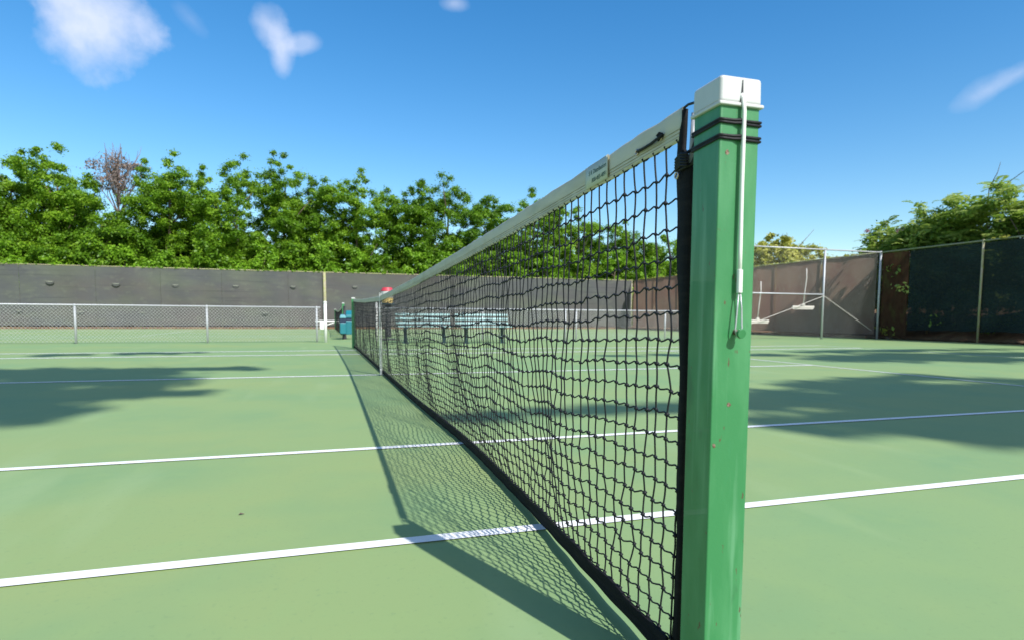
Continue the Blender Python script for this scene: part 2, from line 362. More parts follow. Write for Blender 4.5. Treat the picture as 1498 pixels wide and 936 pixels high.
net, band = build_net(0, True, 'long black tennis net with white headband stretched from the foreground post', 'tennis nets across the courts')
# dowel in the near side sleeve, cable over the post, lacing, grommets, maker's label
b = MB(); b.tube([(.000, .073, .955), (.000, .066, 1.060)], .0048, 10); b.obj('side_dowel', m_dowel, net, 0, True)
b = MB(); b.tube([(0, .128, float(ztop(.13))-.006), (0, .085, 1.081), (0, .040, 1.074), (.000, .012, 1.066)], .0024, 8); b.obj('steel_cable', m_black, net, 0, True)
b = MB(); fy = -HS
b.tube([pr(.0005, fy+.002, 1.052), pr(.0008, fy-.0055, 1.040), pr(.0018, fy-.0078, 1.02), pr(.0020, fy-.0075, .90), pr(.0024, fy-.0085, .80), pr(.0028, fy-.0085, .757)], .0033, 12)
b.obj('coated_cable', m_cable, net, 0, True)
b = MB(); b.tube([pr(.0027, fy-.0087, .768), pr(.0031, fy-.0087, .7305)], .0048, 12); b.obj('crimp_sleeve', m_cable, net, .0006, True)
b = MB()
b.tube([pr(.0015, fy-.009, .733), pr(-.0015, fy-.011, .705), pr(-.0045, fy-.0115, .672), pr(-.001, fy-.012, .659), pr(.0035, fy-.012, .657), pr(.0085, fy-.0115, .668), pr(.0075, fy-.010, .705), pr(.0045, fy-.009, .733)], .0013, 6)
b.obj('cable_loop', m_steel, net, 0, True)
# lacing cord: two double wraps round the post and back to the sleeve
for zc in (1.0035, .9785):
    b = MB(); h = HS+.0013
    for dz in (-.0021, .0021):
        pts = []; seq = [(.8, 1.0), (-1, 1.0), (-1, -1), (1, -1), (1, 1), (-.2, 1)]
        zs = [0, -.002, .001, .0005+dz*.3, -.001, 0]
        for i in range(len(seq)-1):
            for k in range(6):
                f_ = k/6; x = seq[i][0]*(1-f_)+seq[i+1][0]*f_; y = seq[i][1]*(1-f_)+seq[i+1][1]*f_
                z = zs[i]*(1-f_)+zs[i+1]*f_; bulge = .0015 if i == 2 else 0
                out = 1+.0 ; pts.append(pr(x*h*out, y*h*out - (.0055*math.exp(-((x-.05)/.12)**2) if (i == 2) else 0), zc+z+dz + (-.012*f_ if i == 0 else 0)*0))
        b.tube(pts, .0024, 7)
    b.tube([pr(-.030, h+.000, zc), pr(-.018, h+.022, zc-.004), (-.004, .062, zc-.010), (-.010, .080, zc-.014), (-.011, .100, zc-.016)], .0030, 7)
    b.tube([pr(.030, h+.000, zc+.003), pr(.018, h+.022, zc-.002), (.004, .062, zc-.006), (.010, .090, zc-.012)], .0030, 7)
    b.obj('lacing_cord', m_twine, net, 0, True)
b = MB()
for k in range(5): b.tube([(-.013, .064, .985-.005*k), (-.015, .082, .990-.005*k), (-.013, .102, .984-.005*k)], .003, 6)
b.obj('cord_knot', m_twine, net, 0, True)
def ring(y, z, r, x=-.0072, ry=1):
    b = MB(); pts = [(x, y+r*ry*math.cos(a), z+r*math.sin(a)) for a in np.linspace(0, 2*math.pi, 15)]; b.tube(pts, .0019, 6, False); return b
for (y, z, r) in ((.168, float(ztop(.168))-.036, .0052), (.262, float(ztop(.262))-.0375, .0052)): ring(y, z, r).obj('grommet', m_brass, net, 0, True)
ring(.099, .955, .0055, -.0118).obj('grommet', m_brass, net, 0, True)
b = MB(); z1, z2 = float(ztop(.168))-.036, float(ztop(.262))-.0375
b.tube([(-.002, .166, z1), (-.009, .172, z1), (-.010, .200, z1*.7+z2*.3-.003), (-.0095, .235, z2*.7+z1*.3-.002), (-.0095, .255, z2), (-.005, .259, z2)], .0030, 8)
b.tube([(-.0085, .158, z1+.004), (-.0115, .168, z1-.004), (-.0085, .176, z1+.005), (-.010, .166, z1+.006)], .0042, 7)
b.obj('tie_cord', m_twine, net, 0, True)
# label patch with two printed lines
ya, yb = .398, .525
b = MB(); v = []
for i in range(13):
    y = ya+(yb-ya)*i/12
    for q in (.03, .5, .93): v.append((-.0068-.0004*math.sin(i), y, float(ztop(y))-HB*q))
F = [(i*3+j, i*3+j+1, (i+1)*3+j+1, (i+1)*3+j) for i in range(12) for j in range(2)]
b.add(v, F); lab = b.obj('maker_label', m_label, net, 0, True)
sm = lab.modifiers.new('solid', 'SOLIDIFY'); sm.thickness = .0006; sm.offset = 0
b = MB(); b.tube([(-.0076, ya-.001, float(ztop(ya))-.003), (-.0078, ya-.0015, float(ztop(ya))-HB*.9)], .0012, 6); b.obj('label_seam', m_stitch, net)
def words(s, yc, q, size, mt, parent):
    cu = bpy.data.curves.new('lettering', 'FONT'); cu.body = s; cu.size = size; cu.align_x = 'CENTER'; cu.align_y = 'CENTER'; cu.extrude = 0; cu.offset = .0002
    t = bpy.data.objects.new('lettering', cu); COL.objects.link(t); bpy.context.view_layer.update()
    me = bpy.data.meshes.new_from_object(t.evaluated_get(bpy.context.evaluated_depsgraph_get())); COL.objects.unlink(t); bpy.data.objects.remove(t)
    me.materials.clear(); me.materials.append(mt)
    for vv in me.vertices:                 # text x runs towards -y (reads left to right from the left side of the net)
        y = yc-vv.co.x; vv.co = Vector((-.0078, y, float(ztop(y))-HB*q+vv.co.y))
    me.name = 'lettering'; return link('lettering', me, parent)
words('S R Distribution', .455, .36, .0150, m_ink, lab)
words('800-455-4891', .445, .70, .0145, m_ink, lab)

# centre strap
cs = thing('center_strap', 'narrow white vertical strap holding the middle of the near net down', 'net strap', (0, 6.33, 0))
b = MB(); zt = float(ztop(6.33))
for sx in (-1, 1):
    b.box((sx*.0085, 6.33, (zt+.055)/2+.02), (.003, .05, zt-.03))
b.box((0, 6.33, zt+.006), (.020, .05, .003)); b.obj('strap_webbing', m_white, cs)
b = MB(); b.box((0, 6.33, .045), (.022, .045, .07)); b.tube([(0, 6.33, 0), (0, 6.33, .02)], .012, 8); b.obj('anchor_buckle', m_steel, cs, .003)

def small_post(x, y, label, h=1.07):
    T = thing('net_post', label, 'net post', (x, y, 0), 'posts that hold up the nets')
    b = MB(); b.box((x, y, h/2-.015), (.074, .074, h-.03)); b.obj('post_tube', m_post, T, .004, True)
    b = MB(); b.box((x, y, h-.015), (.078, .078, .03)); b.obj('post_cap', m_cap, T, .006, True); return T
small_post(0, 12.82, 'green net post with white cap at the far end of the near net', 1.10)
# second court
knots = []
Y2 = 19.5
build_net(Y2, False, 'small distant net of the next court, seen edge on behind the teal bins', 'tennis nets across the courts')
small_post(0, Y2-.02, 'distant net post with white cap rising just behind the teal bins', 1.13)
small_post(0, Y2+12.82, 'farthest net post, at the back end of the distant net by the grey fence')

# ------------------------------------------------------------ fences
def post_bm(x, y, h, r): 
    b = MB(); b.tube([(x, y, 0), (x, y, h)], r, 10); b.tube([(x, y, h), (x, y, h+.02)], [r*1.25, r*.7], 10); b.tube([(x, y, h-.03), (x, y, h)], r*1.25, 10); return b
def chain(x0, x1, z0, z1, y, pitch, r, axis='x'):
    V_ = []; F_ = []; n = 0; H = z1-z0; L_ = x1-x0
    ks = np.arange(-H, L_, pitch)
    for sgn in (1, -1):
        for k in ks:
            a, c = k, k+H; za, zb = z0, z1
            if a < 0: za = z0+(0-a); a = 0
            if c > L_: zb = z1-(c-L_); c = L_
            if c <= a: continue
            if sgn < 0: a, c = L_-a, L_-c
            p = np.array([x0+a, y+sgn*.002, za]); q = np.array([x0+c, y+sgn*.002, zb])
            d = (q-p)/np.linalg.norm(q-p); s = np.cross(d, [0, 1, 0]); w = np.array([0, 1., 0])
            for e in (p, q):
                for an in (0, 2.094, 4.189): V_.append(e+r*(s*math.cos(an)+w*math.sin(an)))
            F_ += [(n+i, n+(i+1) % 3, n+3+(i+1) % 3, n+3+i) for i in range(3)]; n += 6
    return np.array(V_), np.array(F_)
def low_fence(xa, xb, posts, ends, label, er=.040):
    T = thing('chain_link_fence', label, 'fence', ((xa+xb)/2, YF, 0), 'low chain link fences between the courts')
    for x in posts: post_bm(x, YF, .93, .025).obj('fence_post', m_rail, T, 0, True)
    for x in ends: post_bm(x, YF, 1.07, er).obj('fence_post', m_white, T, 0, True)
    b = MB(); b.tube([(xa, YF, .925), (xb, YF, .925)], .017, 8); b.obj('top_rail', m_rail, T, 0, True)
    V_, F_ = chain(xa, xb, .03, .91, YF-.03, .082, .0029); link('chain_mesh', fast_mesh('chain_mesh', V_, F_, m_wire), T)
    return T
xp = [aty(u, 470, YF).x for u in (110, 303, 476, 551, 843, 973)]
low_fence(-24, xp[2]-.12, [-23, -18, -14.8, -11.9, -9.0, xp[0], xp[1], xp[2]-.22], [xp[2]], 'low silver chain link fence left of the net, between the two courts')
XT = aty(1060, 440, YF).x
low_fence(xp[3], XT, [xp[3]+3.0, xp[3]+5.6, xp[4], xp[5]], [xp[3]], 'low silver chain link fence seen through the near net, behind the aqua benches', .026)
# tall frame right of the post
T = thing('tall_fence', 'tall open pipe frame fence with mid rail and diagonal braces, right of the foreground post', 'fence', ((XT+XS)/2, YF, 0))
xm = aty(1204, 440, YF).x; H = 3.10
for x, m in ((XT, m_rail), (xm, m_rail)): post_bm(x, YF, H+.02, .033).obj('fence_post', m, T, 0, True)
b = MB(); b.tube([(XT, YF, H), (XS-.02, YF, H)], .024, 8); b.obj('top_rail', m_rail, T, 0, True)
b = MB(); b.tube([(XT, YF, 1.55), (xm, YF, 1.55)], .024, 8); b.obj('mid_rail', m_rail, T, 0, True)
b = MB(); b.tube([(xm, YF-.03, 1.50), (XS-.3, YF-.03, .30)], .010, 6); b.obj('brace_rod', m_wood, T)
b = MB(); b.tube([(xm, YF-.03, 1.50), (XT, YF-.03, .18)], .010, 6); b.obj('brace_rod', m_wood, T)
V_, F_ = chain(XT, XS-.04, .04, H-.02, YF+.03, .085, .0009); link('chain_mesh', fast_mesh('chain_mesh', V_, F_, m_wire), T)

def panel(p0, p1, z0, z1, m, name, parent, nx=14, nz=8, amp=.02, seed=0):
    p0 = Vector(p0); p1 = Vector(p1); d = (p1-p0); n = Vector((-d.y, d.x, 0)).normalized(); b = MB(); v = []
    for i in range(nx+1):
        for j in range(nz+1):
            a, c = i/nx, j/nz; k = amp*(math.sin(a*9+seed*2.1+c*2)+.6*math.sin(c*7+seed))*math.sin(math.pi*a)**.5
            q = p0+d*a+n*k; v.append((q.x, q.y, z0+(z1-z0)*c + (.015*math.sin(a*math.pi*6+seed) if j == 0 else 0)))
    b.add(v, [(i*(nz+1)+j, (i+1)*(nz+1)+j, (i+1)*(nz+1)+j+1, i*(nz+1)+j+1) for i in range(nx) for j in range(nz)])
    return b.obj(name, m, parent, smooth=True)
# back fence with grey windscreen
HB_ = 3.12
T = thing('windscreen_fence', 'long tall fence covered in grey stained windscreen at the back, under the trees', 'fence', (0, YB, 0))
XC = XS-.02
edges = [aty(u, 440, YB).x for u in (30, 141, 236, 325, 422, 474, 600, 700, 780, 855)]
step = edges[1]-edges[0]; e = edges[0]
pre = []
while e > -27: e -= 3.1; pre.append(e)
edges = pre[::-1]+edges+[XC]
for i in range(len(edges)-1):
    panel((edges[i]+.004, YB-.04, 0), (edges[i+1]-.004, YB-.04, 0), .17, HB_-.03, m_screen, 'windscreen', T, 16, 8, .035, i)
    x = edges[i]
    b = MB(); b.tube([(x, YB+.06, 0), (x, YB+.06, HB_)], .03, 8); b.obj('fence_post', m_railtan, T, 0, True)
x = edges[-1]; b = MB(); b.tube([(x, YB, 0), (x, YB, HB_+.05)], .05, 8); b.obj('fence_post', m_railtan, T, 0, True)
b = MB(); x = aty(475, 440, YB).x; b.tube([(x, YB-.10, 0), (x+.01, YB-.10, 1.6), (x, YB-.10, HB_-.02)], [.10, .085, .08], 8); b.obj('vine_covered_post', m_railtan, T, 0, True)
b = MB(); b.tube([(edges[0], YB, HB_), (XC, YB, HB_)], .026, 8); b.obj('top_rail', m_railtan, T, 0, True)
for u, v in [(-22, 411), (73, 413), (170, 416), (257, 418), (345, 419), (429, 420), (519, 420), (388, 458), (28, 455), (118, 457), (208, 458)]:
    p = aty(u, v, YB-.075); s = random.uniform(.85, 1.1)
    b = MB(); b.disc_y((p.x, YB-.085, p.z+.03), .17*s, .13*s, .03, 12, math.pi, 2*math.pi); fl = b.obj('wind_vent', m_flap, T)
    b = MB(); b.disc_y((p.x, YB-.105, p.z+.045), .15*s, .05, .02, 12, math.pi, 2*math.pi); b.obj('vent_flap', m_flap2, fl)
# dirt and leaf litter along the foot of the back fence
b = MB(); b.box(((edges[0]+XC)/2, YB-.14, .055), (XC-edges[0], .16, .11)); struct(b.obj('dirt_kerb', m_dirt))
# side fence at x = XS: brown screen beyond the low fence line, dark green one nearer
T = thing('windscreen_fence', 'tall side fence with sunlit brown windscreen, behind the open pipe frame on the right', 'fence', (XS, 25, 0), 'tall screened side fences')
ys = list(np.linspace(YF+.10, YB-.3, 8))
for i in range(7):
    panel((XS-.04, ys[i]+.005, 0), (XS-.04, ys[i+1]-.005, 0), .16, H-.03, m_brown, 'windscreen', T, 12, 8, .015, i+3)
    if i: b = MB(); b.tube([(XS+.03, ys[i], 0), (XS+.03, ys[i], H)], .03, 8); b.obj('fence_post', m_railtan, T, 0, True)
b = MB(); b.tube([(XS, YF+.06, H), (XS, YB-.1, H)], .024, 8); b.obj('top_rail', m_railtan, T, 0, True)
T = thing('windscreen_fence', 'tall side fence with dark green windscreen in deep shade, at the right edge', 'fence', (XS, 8, 0), 'tall screened side fences')
yq = [YF, atx(1434, 430, XS).y]; yq += [yq[1]-3.05*k for k in range(1, 7)]
ysc = atx(1327, 430, XS).y
for k in range(len(yq)):
    b = post_bm(XS, yq[k], H+.02, .036 if k == 0 else .030); b.obj('fence_post', m_rail if k == 0 else m_railtan, T, 0, True)
panel((XS+.05, YF-.06, 0), (XS+.05, ysc+.02, 0), .10, H-.05, m_rustscreen, 'rust_brown_screen', T, 6, 8, .02, 2)
segs = [(ysc, yq[1])]+[(yq[k], yq[k+1]) for k in range(1, len(yq)-1)]
for k, (a, c) in enumerate(segs): panel((XS+.05, a-.01, 0), (XS+.05, c+.01, 0), .34, H-.06, m_dark, 'windscreen', T, 12, 8, .012, k+9)
b = MB(); b.tube([(XS, YF, H), (XS, yq[-1], H)], .024, 8); b.obj('top_rail', m_railtan, T, 0, True)
V_, F_ = chain(yq[-1], YF, .03, H-.02, 0, .085, .0008); V_ = np.stack([XS+.02+V_[:, 1], V_[:, 0], V_[:, 2]], 1); link('chain_mesh', fast_mesh('chain_mesh', V_, F_, m_black), T)

# ------------------------------------------------------------ court furniture
def squeegee(u, vt, vb, label):
    p = aty(u, vb, YF+.10); t = aty(u+5, vt, YF+.10); y = YF+.10
    T = thing('court_squeegee', label, 'squeegee', (p.x, y, p.z), 'squeegees hanging on the tall fence')
    b = MB(); b.tube([(p.x, y, p.z), (p.x+.05, y, (p.z*.6+t.z*.4)), (t.x+.02, y, p.z*.25+t.z*.75), (t.x, y, t.z)], .018, 8); b.obj('handle', m_squeegee, T, 0, True)
    b = MB(); b.box((p.x, y, p.z-.05), (.92, .05, .07)); b.obj('head_bar', m_squeegee, T, .008)
    b = MB(); b.box((p.x, y, p.z-.11), (.88, .025, .06)); b.obj('foam_blade', m_wood, T, .004)
    b = MB(); b.box((p.x, y-.01, p.z+.01), (.12, .05, .08)); b.obj('handle_socket', m_squeegee, T, .01)
squeegee(1175, 393, 447, 'white court squeegee hanging beside the tall fence post, handle up')
squeegee(1108, 412, 467, 'white court squeegee hanging just right of the foreground green post')

def park_bench(u0, u1, yb, legs, label):
    a, c = aty(u0, 480, yb).x, aty(u1, 480, yb).x; xc = (a+c)/2; L_ = c-a
    T = thing('park_bench', label, 'bench', (xc, yb, 0), 'aqua slatted benches behind the net')
    for z, dy in ((.53, .20), (.64, .23), (.75, .26)):
        b = MB(); b.box((xc, yb+dy, z), (L_, .03, .055), rot=Matrix.Rotation(-.25, 3, 'X')); b.obj('back_slat', m_bench, T, .006)
    for dy in (-.22, -.11, 0, .11):
        b = MB(); b.box((xc, yb+dy, .44), (L_, .095, .032)); b.obj('seat_slat', m_bench, T, .006)
    for u in legs:
        x = aty(u, 480, yb).x
        b = MB(); b.tube([(x, yb-.02, 0), (x, yb-.02, .40)], .045, 8); b.box((x, yb-.04, .40), (.05, .42, .045)); b.tube([(x, yb+.12, .38), (x, yb+.24, .50), (x, yb+.31, .82)], .022, 6)
        b.box((x, yb-.02, .01), (.16, .30, .02)); b.obj('leg', m_benchd, T, 0)
    b = MB(); x = aty(legs[-1], 480, yb).x; 
park_bench(580, 661, 15.2, (593, 649), 'pale aqua slatted bench seen through the net, the one nearer the centre strap')
park_bench(668, 746, 14.9, (681, 734), 'pale aqua slatted bench seen through the net, the one farther right')

# white bench by the back fence
yb = 33.6; a, c = aty(461, 470, yb).x, aty(512, 470, yb).x
T = thing('white_bench', 'low white bench with crossed legs standing against the grey back fence', 'bench', ((a+c)/2, yb, 0))
b = MB(); b.box(((a+c)/2, yb, .44), (c-a, .40, .06)); b.obj('seat', m_white, T, .01)
for x in (a+.35, c-.35):
    b = MB(); b.box((x, yb, .205), (.22, .36, .41)); b.obj('leg', m_white, T, .01)
b = MB()
xm_ = (a+c)/2+.2
for s in (-1, 1): b.tube([(xm_-.65*s, yb-.12, .06+.12), (xm_, yb-.12, .40)], .03, 6)
b.obj('cross_brace', m_white, T)

# teal bins on a shared dark post
yb = 18.3
px_ = aty(504, 490, yb).x
T = thing('bin_stand', 'dark steel post under the teal bins behind the far net post', 'post', (px_, yb+.02, 0))
b = MB(); b.tube([(px_, yb, 0), (px_, yb, 1.0)], .035, 8); b.obj('pole', m_black, T, 0, True)
b = MB(); b.box((px_, yb, .10), (.13, .13, .2), taper=.7); b.obj('foot', m_black, T, .01)
def bin_(u0, u1, vt, vband0, vband1, vbot, y, lidm, label, wedge):
    a = aty(u0, vt, y).x; c = aty(u1, vt, y).x; xc = (a+c)/2; w = c-a
    z = lambda v: aty(u0, v, y).z
    T = thing('trash_bin', label, 'bin', (xc, y, z(vbot)), 'teal bins beside the net')
    b = MB(); b.box((xc, y, (z(vbot)+z(vband1))/2), (w*.92, .30, z(vband1)-z(vbot)-.002)); b.obj('bin_body', m_teal, T, .02)
    b = MB(); b.box((xc, y+.005, (z(vband0)+z(vband1))/2), (w*.99, .28, z(vband0)-z(vband1)-.002)); b.obj('bin_opening', m_navy, T, .01)
    b = MB(); zt, zb = z(vt), z(vband0); zm = zb+(zt-zb)*.35 if wedge else zt-.03
    b.add([(a, y-.16, zb), (c, y-.16, zb), (c, y+.16, zb), (a, y+.16, zb), (a+.02, y-.15, zm), (c-.02, y-.15, zm), (c-.04, y+.12, zt), (a+.04, y+.12, zt)],
          [(3, 2, 1, 0), (4, 5, 6, 7), (0, 1, 5, 4), (1, 2, 6, 5), (2, 3, 7, 6), (3, 0, 4, 7)]); b.obj('bin_lid', lidm, T, .012)
bin_(496.5, 506, 460, 465.5, 472, 488, yb-.22, m_teal_l, 'left teal bin with faded flat lid above a dark opening', False)
bin_(504.5, 520, 454, 465, 469, 489, yb+.17, m_teal, 'right teal bin with tall sloping hood, partly behind the far net post', True)

# drink cooler on a stand
yb = 17.6; a = aty(557, 440, yb).x; c = aty(576, 440, yb).x; xc = (a+c)/2; w = (c-a); zz = lambda v: aty(566, v, yb).z
T = thing('cooler_stand', 'narrow dark stand holding the drink cooler behind the centre strap', 'stand', (xc, yb, 0))
b = MB(); b.box((xc+.02, yb, zz(446)/2+.04), (.17, .10, zz(446)-.08)); b.obj('column', m_black, T, .01)
b = MB(); b.box((xc, yb, zz(445)), (.40, .40, .04)); b.obj('shelf', m_benchd, T, .008)
b = MB(); b.box((xc, yb, .02), (.42, .42, .04)); b.obj('base_plate', m_black, T, .01)
T = thing('drink_cooler', 'round drink cooler with red lid and yellow base, above the net by the centre strap', 'cooler', (xc, yb, zz(444.5)))
def cyl(z0, z1, r0, r1, m, n): b = MB(); b.tube([(xc, yb, z0), (xc, yb, z1)], [r0, r1], 20); b.obj(n, m, T, .012, True)
z0 = zz(445)+.021; z3 = zz(421)
cyl(z0, z0+(z3-z0)*.34, w*.40, w*.45, m_yellow, 'cooler_base'); cyl(z0+(z3-z0)*.342, z0+(z3-z0)*.76, w*.46, w*.47, m_cap, 'cooler_body'); cyl(z0+(z3-z0)*.762, z3, w*.5, w*.36, m_red, 'cooler_lid')

# ------------------------------------------------------------ foliage
def leaves(centres, radii, per, size, aspect=.55, up=.5, tone0=None, droop=0, flat=.75):
    C_ = np.repeat(centres, per, 0); Rr = np.repeat(radii, per)[:, None]; n = len(C_)
    d = rng.normal(size=(n, 3)); d /= np.linalg.norm(d, axis=1, keepdims=True)
    rr = np.minimum(1.7, np.abs(rng.normal(size=(n, 1)))*.42+.25); P = C_ + d*rr*Rr*np.array([1, 1, flat])
    nrm = d*.8 + rng.normal(size=(n, 3))*.6 + np.array([0, -.15, up]); nrm /= np.linalg.norm(nrm, axis=1, keepdims=True)
    t = rng.normal(size=(n, 3)) + d*.8 - np.array([0, 0, droop]); t -= nrm*(t*nrm).sum(1, keepdims=True); t /= np.linalg.norm(t, axis=1, keepdims=True)
    b_ = np.cross(nrm, t); s = size*(.6+.8*rng.random((n, 1)))
    V_ = np.stack([P-t*s*.5, P+b_*s*aspect*.5+nrm*s*.06, P+t*s*.5, P-b_*s*aspect*.5+nrm*s*.06], 1).reshape(-1, 3)
    F_ = np.arange(n*4).reshape(-1, 4)
    base = rng.random(len(centres)) if tone0 is None else tone0
    tone = np.clip(np.repeat(base, per)*.55 + rng.random(n)*.5 - .05, 0, 1)
    return V_, F_, tone
def crown(cx, cy, z0, z1, rad, spires=5, dens=1., cl=.42):
    """clump centres: a full body with several pointed leaders and shelves of foliage"""
    C_ = []; Rr = []; H_ = z1-z0
    for q in range(int(10*dens)):                  # rounded shelves that stand out of the body and shade what is under them
        t = random.uniform(.12, .86); a = random.random()*6.283; rr_ = rad*(.55+.3*math.sin(math.pi*t)); sx, sy = cx+rr_*math.cos(a), cy+rr_*math.sin(a)*.9
        w = rad*random.uniform(.30, .48)
        for k in range(9):
            b_ = random.random()*6.283; e = w*random.random()**.5
            C_.append((sx+e*math.cos(b_), sy+e*math.sin(b_), z0+H_*t-.25*e*e+random.uniform(-.08, .08))); Rr.append(cl*random.uniform(.6, .95))
    lead = [(random.uniform(-.75, .75)*rad, random.uniform(-.5, .5)*rad, random.uniform(.70, .96)) for _ in range(spires)] + [(random.uniform(-.15, .15)*rad, 0, 1.)]
    for (lx, ly, lh) in lead:
        n = int(30*dens)
        for k in range(n):
            t = (k+random.random())/n*lh
            w = rad*(.52*(1-(t/lh)**3.0)+.13)*random.random()**.5
            a = random.random()*6.283
            C_.append((cx+lx*min(1, .4+t)+w*math.cos(a), cy+ly+w*math.sin(a), z0+H_*t)); Rr.append(cl*(1-.35*(t/lh)**3)*random.uniform(.7, 1.2))
    for k in range(int(30*dens)):
        t = random.random()**.85*.86; w = rad*(.55+.5*math.sin(math.pi*min(1, t/.86)))*random.random()**.35; a = random.random()*6.283
        C_.append((cx+w*math.cos(a), cy+w*math.sin(a)*.8, z0+H_*t)); Rr.append(cl*random.uniform(.7, 1.25))
    return np.array(C_), np.array(Rr)
def trunk_bm(x, y, h, r, cx=None, cy=None, nb=6, spread=1.5, z0=-.02):
    b = MB(); cx = x if cx is None else cx; cy = y if cy is None else cy
    pts = [(x+(cx-x)*f**1.3+.08*math.sin(f*7), y+(cy-y)*f**1.3, z0+(h-z0)*f) for f in np.linspace(0, 1, 8)]
    b.tube(pts, [r*(1-.75*f)+.01 for f in np.linspace(0, 1, 8)], 8)
    for k in range(nb):
        i = random.randint(2, 6); p = Vector(pts[i]); a = random.random()*6.283; l = spread*random.uniform(.6, 1.2)
        q = p+Vector((math.cos(a)*l*.5, math.sin(a)*l*.5, l*.35)); e = p+Vector((math.cos(a)*l, math.sin(a)*l, l*.95))
        b.tube([p, q, e], [r*.42, r*.28, r*.08], 6)
    return b
def tree(name, label, cat, group, x, y, h, rad, zc0, L, per=62, size=.20, spires=5, dens=1., cl=.42, tr=.13, up=.5, aspect=.55, extra=None, cx=None, cy=None, droop=0, tone=0):
    T = thing(name, label, cat, (x, y, 0), group)
    C_, Rr = crown(x if cx is None else cx, y if cy is None else cy, zc0, h-cl*.5, rad, spires, dens, cl)
    V_, F_, tn = leaves(C_, Rr, per, size, aspect, up, droop=droop); tn = np.clip(tn+tone, 0, 1)
    link('crown', fast_mesh('crown', V_, F_, L, tn), T)
    trunk_bm(x, y, h*.8, tr, cx, cy, 7, rad*.6).obj('trunk', m_bark, T, 0, True)
    return T
def top(u, v, y): return aty(u, v, y)
GT = 'tall green trees beyond the back fence'
tl = [(12, 212, 38.6, 2.6, 'leafy green tree rising over the back fence at the far left edge'),
      (80, 203, 38.0, 2.3, 'tallest bushy green tree, just left of the dry mauve tree'),
      (52, 236, 39.2, 2.4, 'green tree between the left edge tree and the tallest one'),
      (146, 288, 37.4, 1.6, 'low green tree filling the gap under the dry mauve tree'),
      (246, 216, 38.4, 2.2, 'pointed green tree directly right of the dry mauve tree'),
      (288, 252, 39.4, 2.0, 'shorter green tree between two taller ones, left of centre of the tree line'),
      (345, 219, 38.2, 2.5, 'broad green tree with a rounded top above the low fence'),
      (415, 213, 38.6, 2.2, 'narrow green tree with a tall tuft above the low fence end'),
      (466, 262, 39.4, 2.0, 'green tree dipping lower above the vine covered fence post'),
      (522, 238, 38.2, 2.2, 'pointed green tree standing behind the teal bins'),
      (602, 268, 38.8, 2.0, 'green tree left of the feathery topped one, above the net headband'),
      (656, 248, 38.2, 2.4, 'green tree with thin feathery top shoots above the net headband'),
      (722, 283, 38.6, 2.1, 'green tree crown meeting the sloping white headband'),
      (782, 268, 38.4, 2.1, 'last green tree standing clear above the white headband'),
      (845, 300, 38.2, 2.2, 'first green tree seen only through the net mesh, beside the headband'),
      (908, 318, 38.6, 2.2, 'green tree seen through the net mesh, middle of those behind it'),
      (968, 338, 38.2, 2.2, 'green tree seen through the net next to the black side sleeve'),
      (1035, 352, 38.6, 2.2, 'low green tree hidden behind the foreground green post'),
      (-70, 225, 38.6, 2.8, 'green tree just beyond the left edge of the tree line')]
for i, (u, v, y, rad, lab) in enumerate(tl):
    p = top(u, v, y)
    tree('leafy_tree', lab, 'tree', GT, p.x, y, p.z, rad*1.12, 1.6, L_green, per=190, size=.132, spires=5, dens=1.0, cl=.47, tone=random.uniform(-.16, .16), up=.8, aspect=.5)
# dry mauve tree
p = top(170, 220, 38.3)
T = tree('dry_tree', 'sparse dry mauve and brown tree poking up between green trees at the left', 'tree', None, p.x, 38.3, p.z, 1.35, 7.6, L_mauve, per=10, size=.13, spires=6, dens=.6, cl=.40, tr=.07)
b = MB()
for k in range(70):
    a = random.random()*6.283; r_ = random.random()*1.1; z = p.z-random.random()*2.2-.4; s = Vector((p.x+r_*math.cos(a), 38.3+r_*math.sin(a), z))
    e = s+Vector((random.uniform(-.4, .4), random.uniform(-.3, .3), random.uniform(.5, 1.1))); b.tube([Vector((p.x, 38.3, z-1.2)), s, (s+e)/2+Vector((.05, 0, 0)), e], [.03, .022, .016, .008], 4)
b.obj('bare_twigs', m_twig, T)
# bright shrubs along the foot of the trees, just over the fence
GS = 'bright shrubs just behind the back fence'
us = [-30, 25, 75, 130, 180, 232, 290, 335, 385, 430, 478, 520, 565, 612, 660, 705, 755, 800, 850, 900, 950, 1000]
vs = [355, 350, 365, 340, 352, 362, 348, 366, 345, 355, 342, 360, 368, 352, 362, 350, 366, 355, 372, 362, 376, 370]
for i, (u, v) in enumerate(zip(us, vs)):
    y = 35.9+random.uniform(-.2, .5); p = top(u, v, y)
    T = thing('lime_shrub', 'bright lime green shrub in the row spilling over the back fence', 'shrub', (p.x, y, 0), GS)
    C_ = []; Rr = []
    for k in range(34): 
        t = random.random(); w = 1.25*(1-.5*t)*random.random()**.5; a = random.random()*6.283
        C_.append((p.x+w*math.cos(a), y+w*.6*math.sin(a), 2.2+(p.z-2.5)*t)); Rr.append(random.uniform(.28, .45))
    V_, F_, tn = leaves(np.array(C_), np.array(Rr), 90, .16, .55, .7); link('crown', fast_mesh('crown', V_, F_, L_lime if i % 3 else L_green, tn), T)
    trunk_bm(p.x, y, p.z*.75, .06, nb=5, spread=.7).obj('trunk', m_bark, T, 0, True)
# understorey behind fence so that the trunks stand in shade
for i, u in enumerate(range(-60, 1100, 62)):
    y = 41.5; p = top(u, 330, y)
    tree('understorey_tree', 'dark green tree deep in the second row behind the back tree line', 'tree', 'second row of trees beyond the back fence', p.x, y, 6.6+.5*math.sin(i*2.3), 2.6, .4, L_green, per=60, size=.26, spires=3, dens=.8, cl=.6)
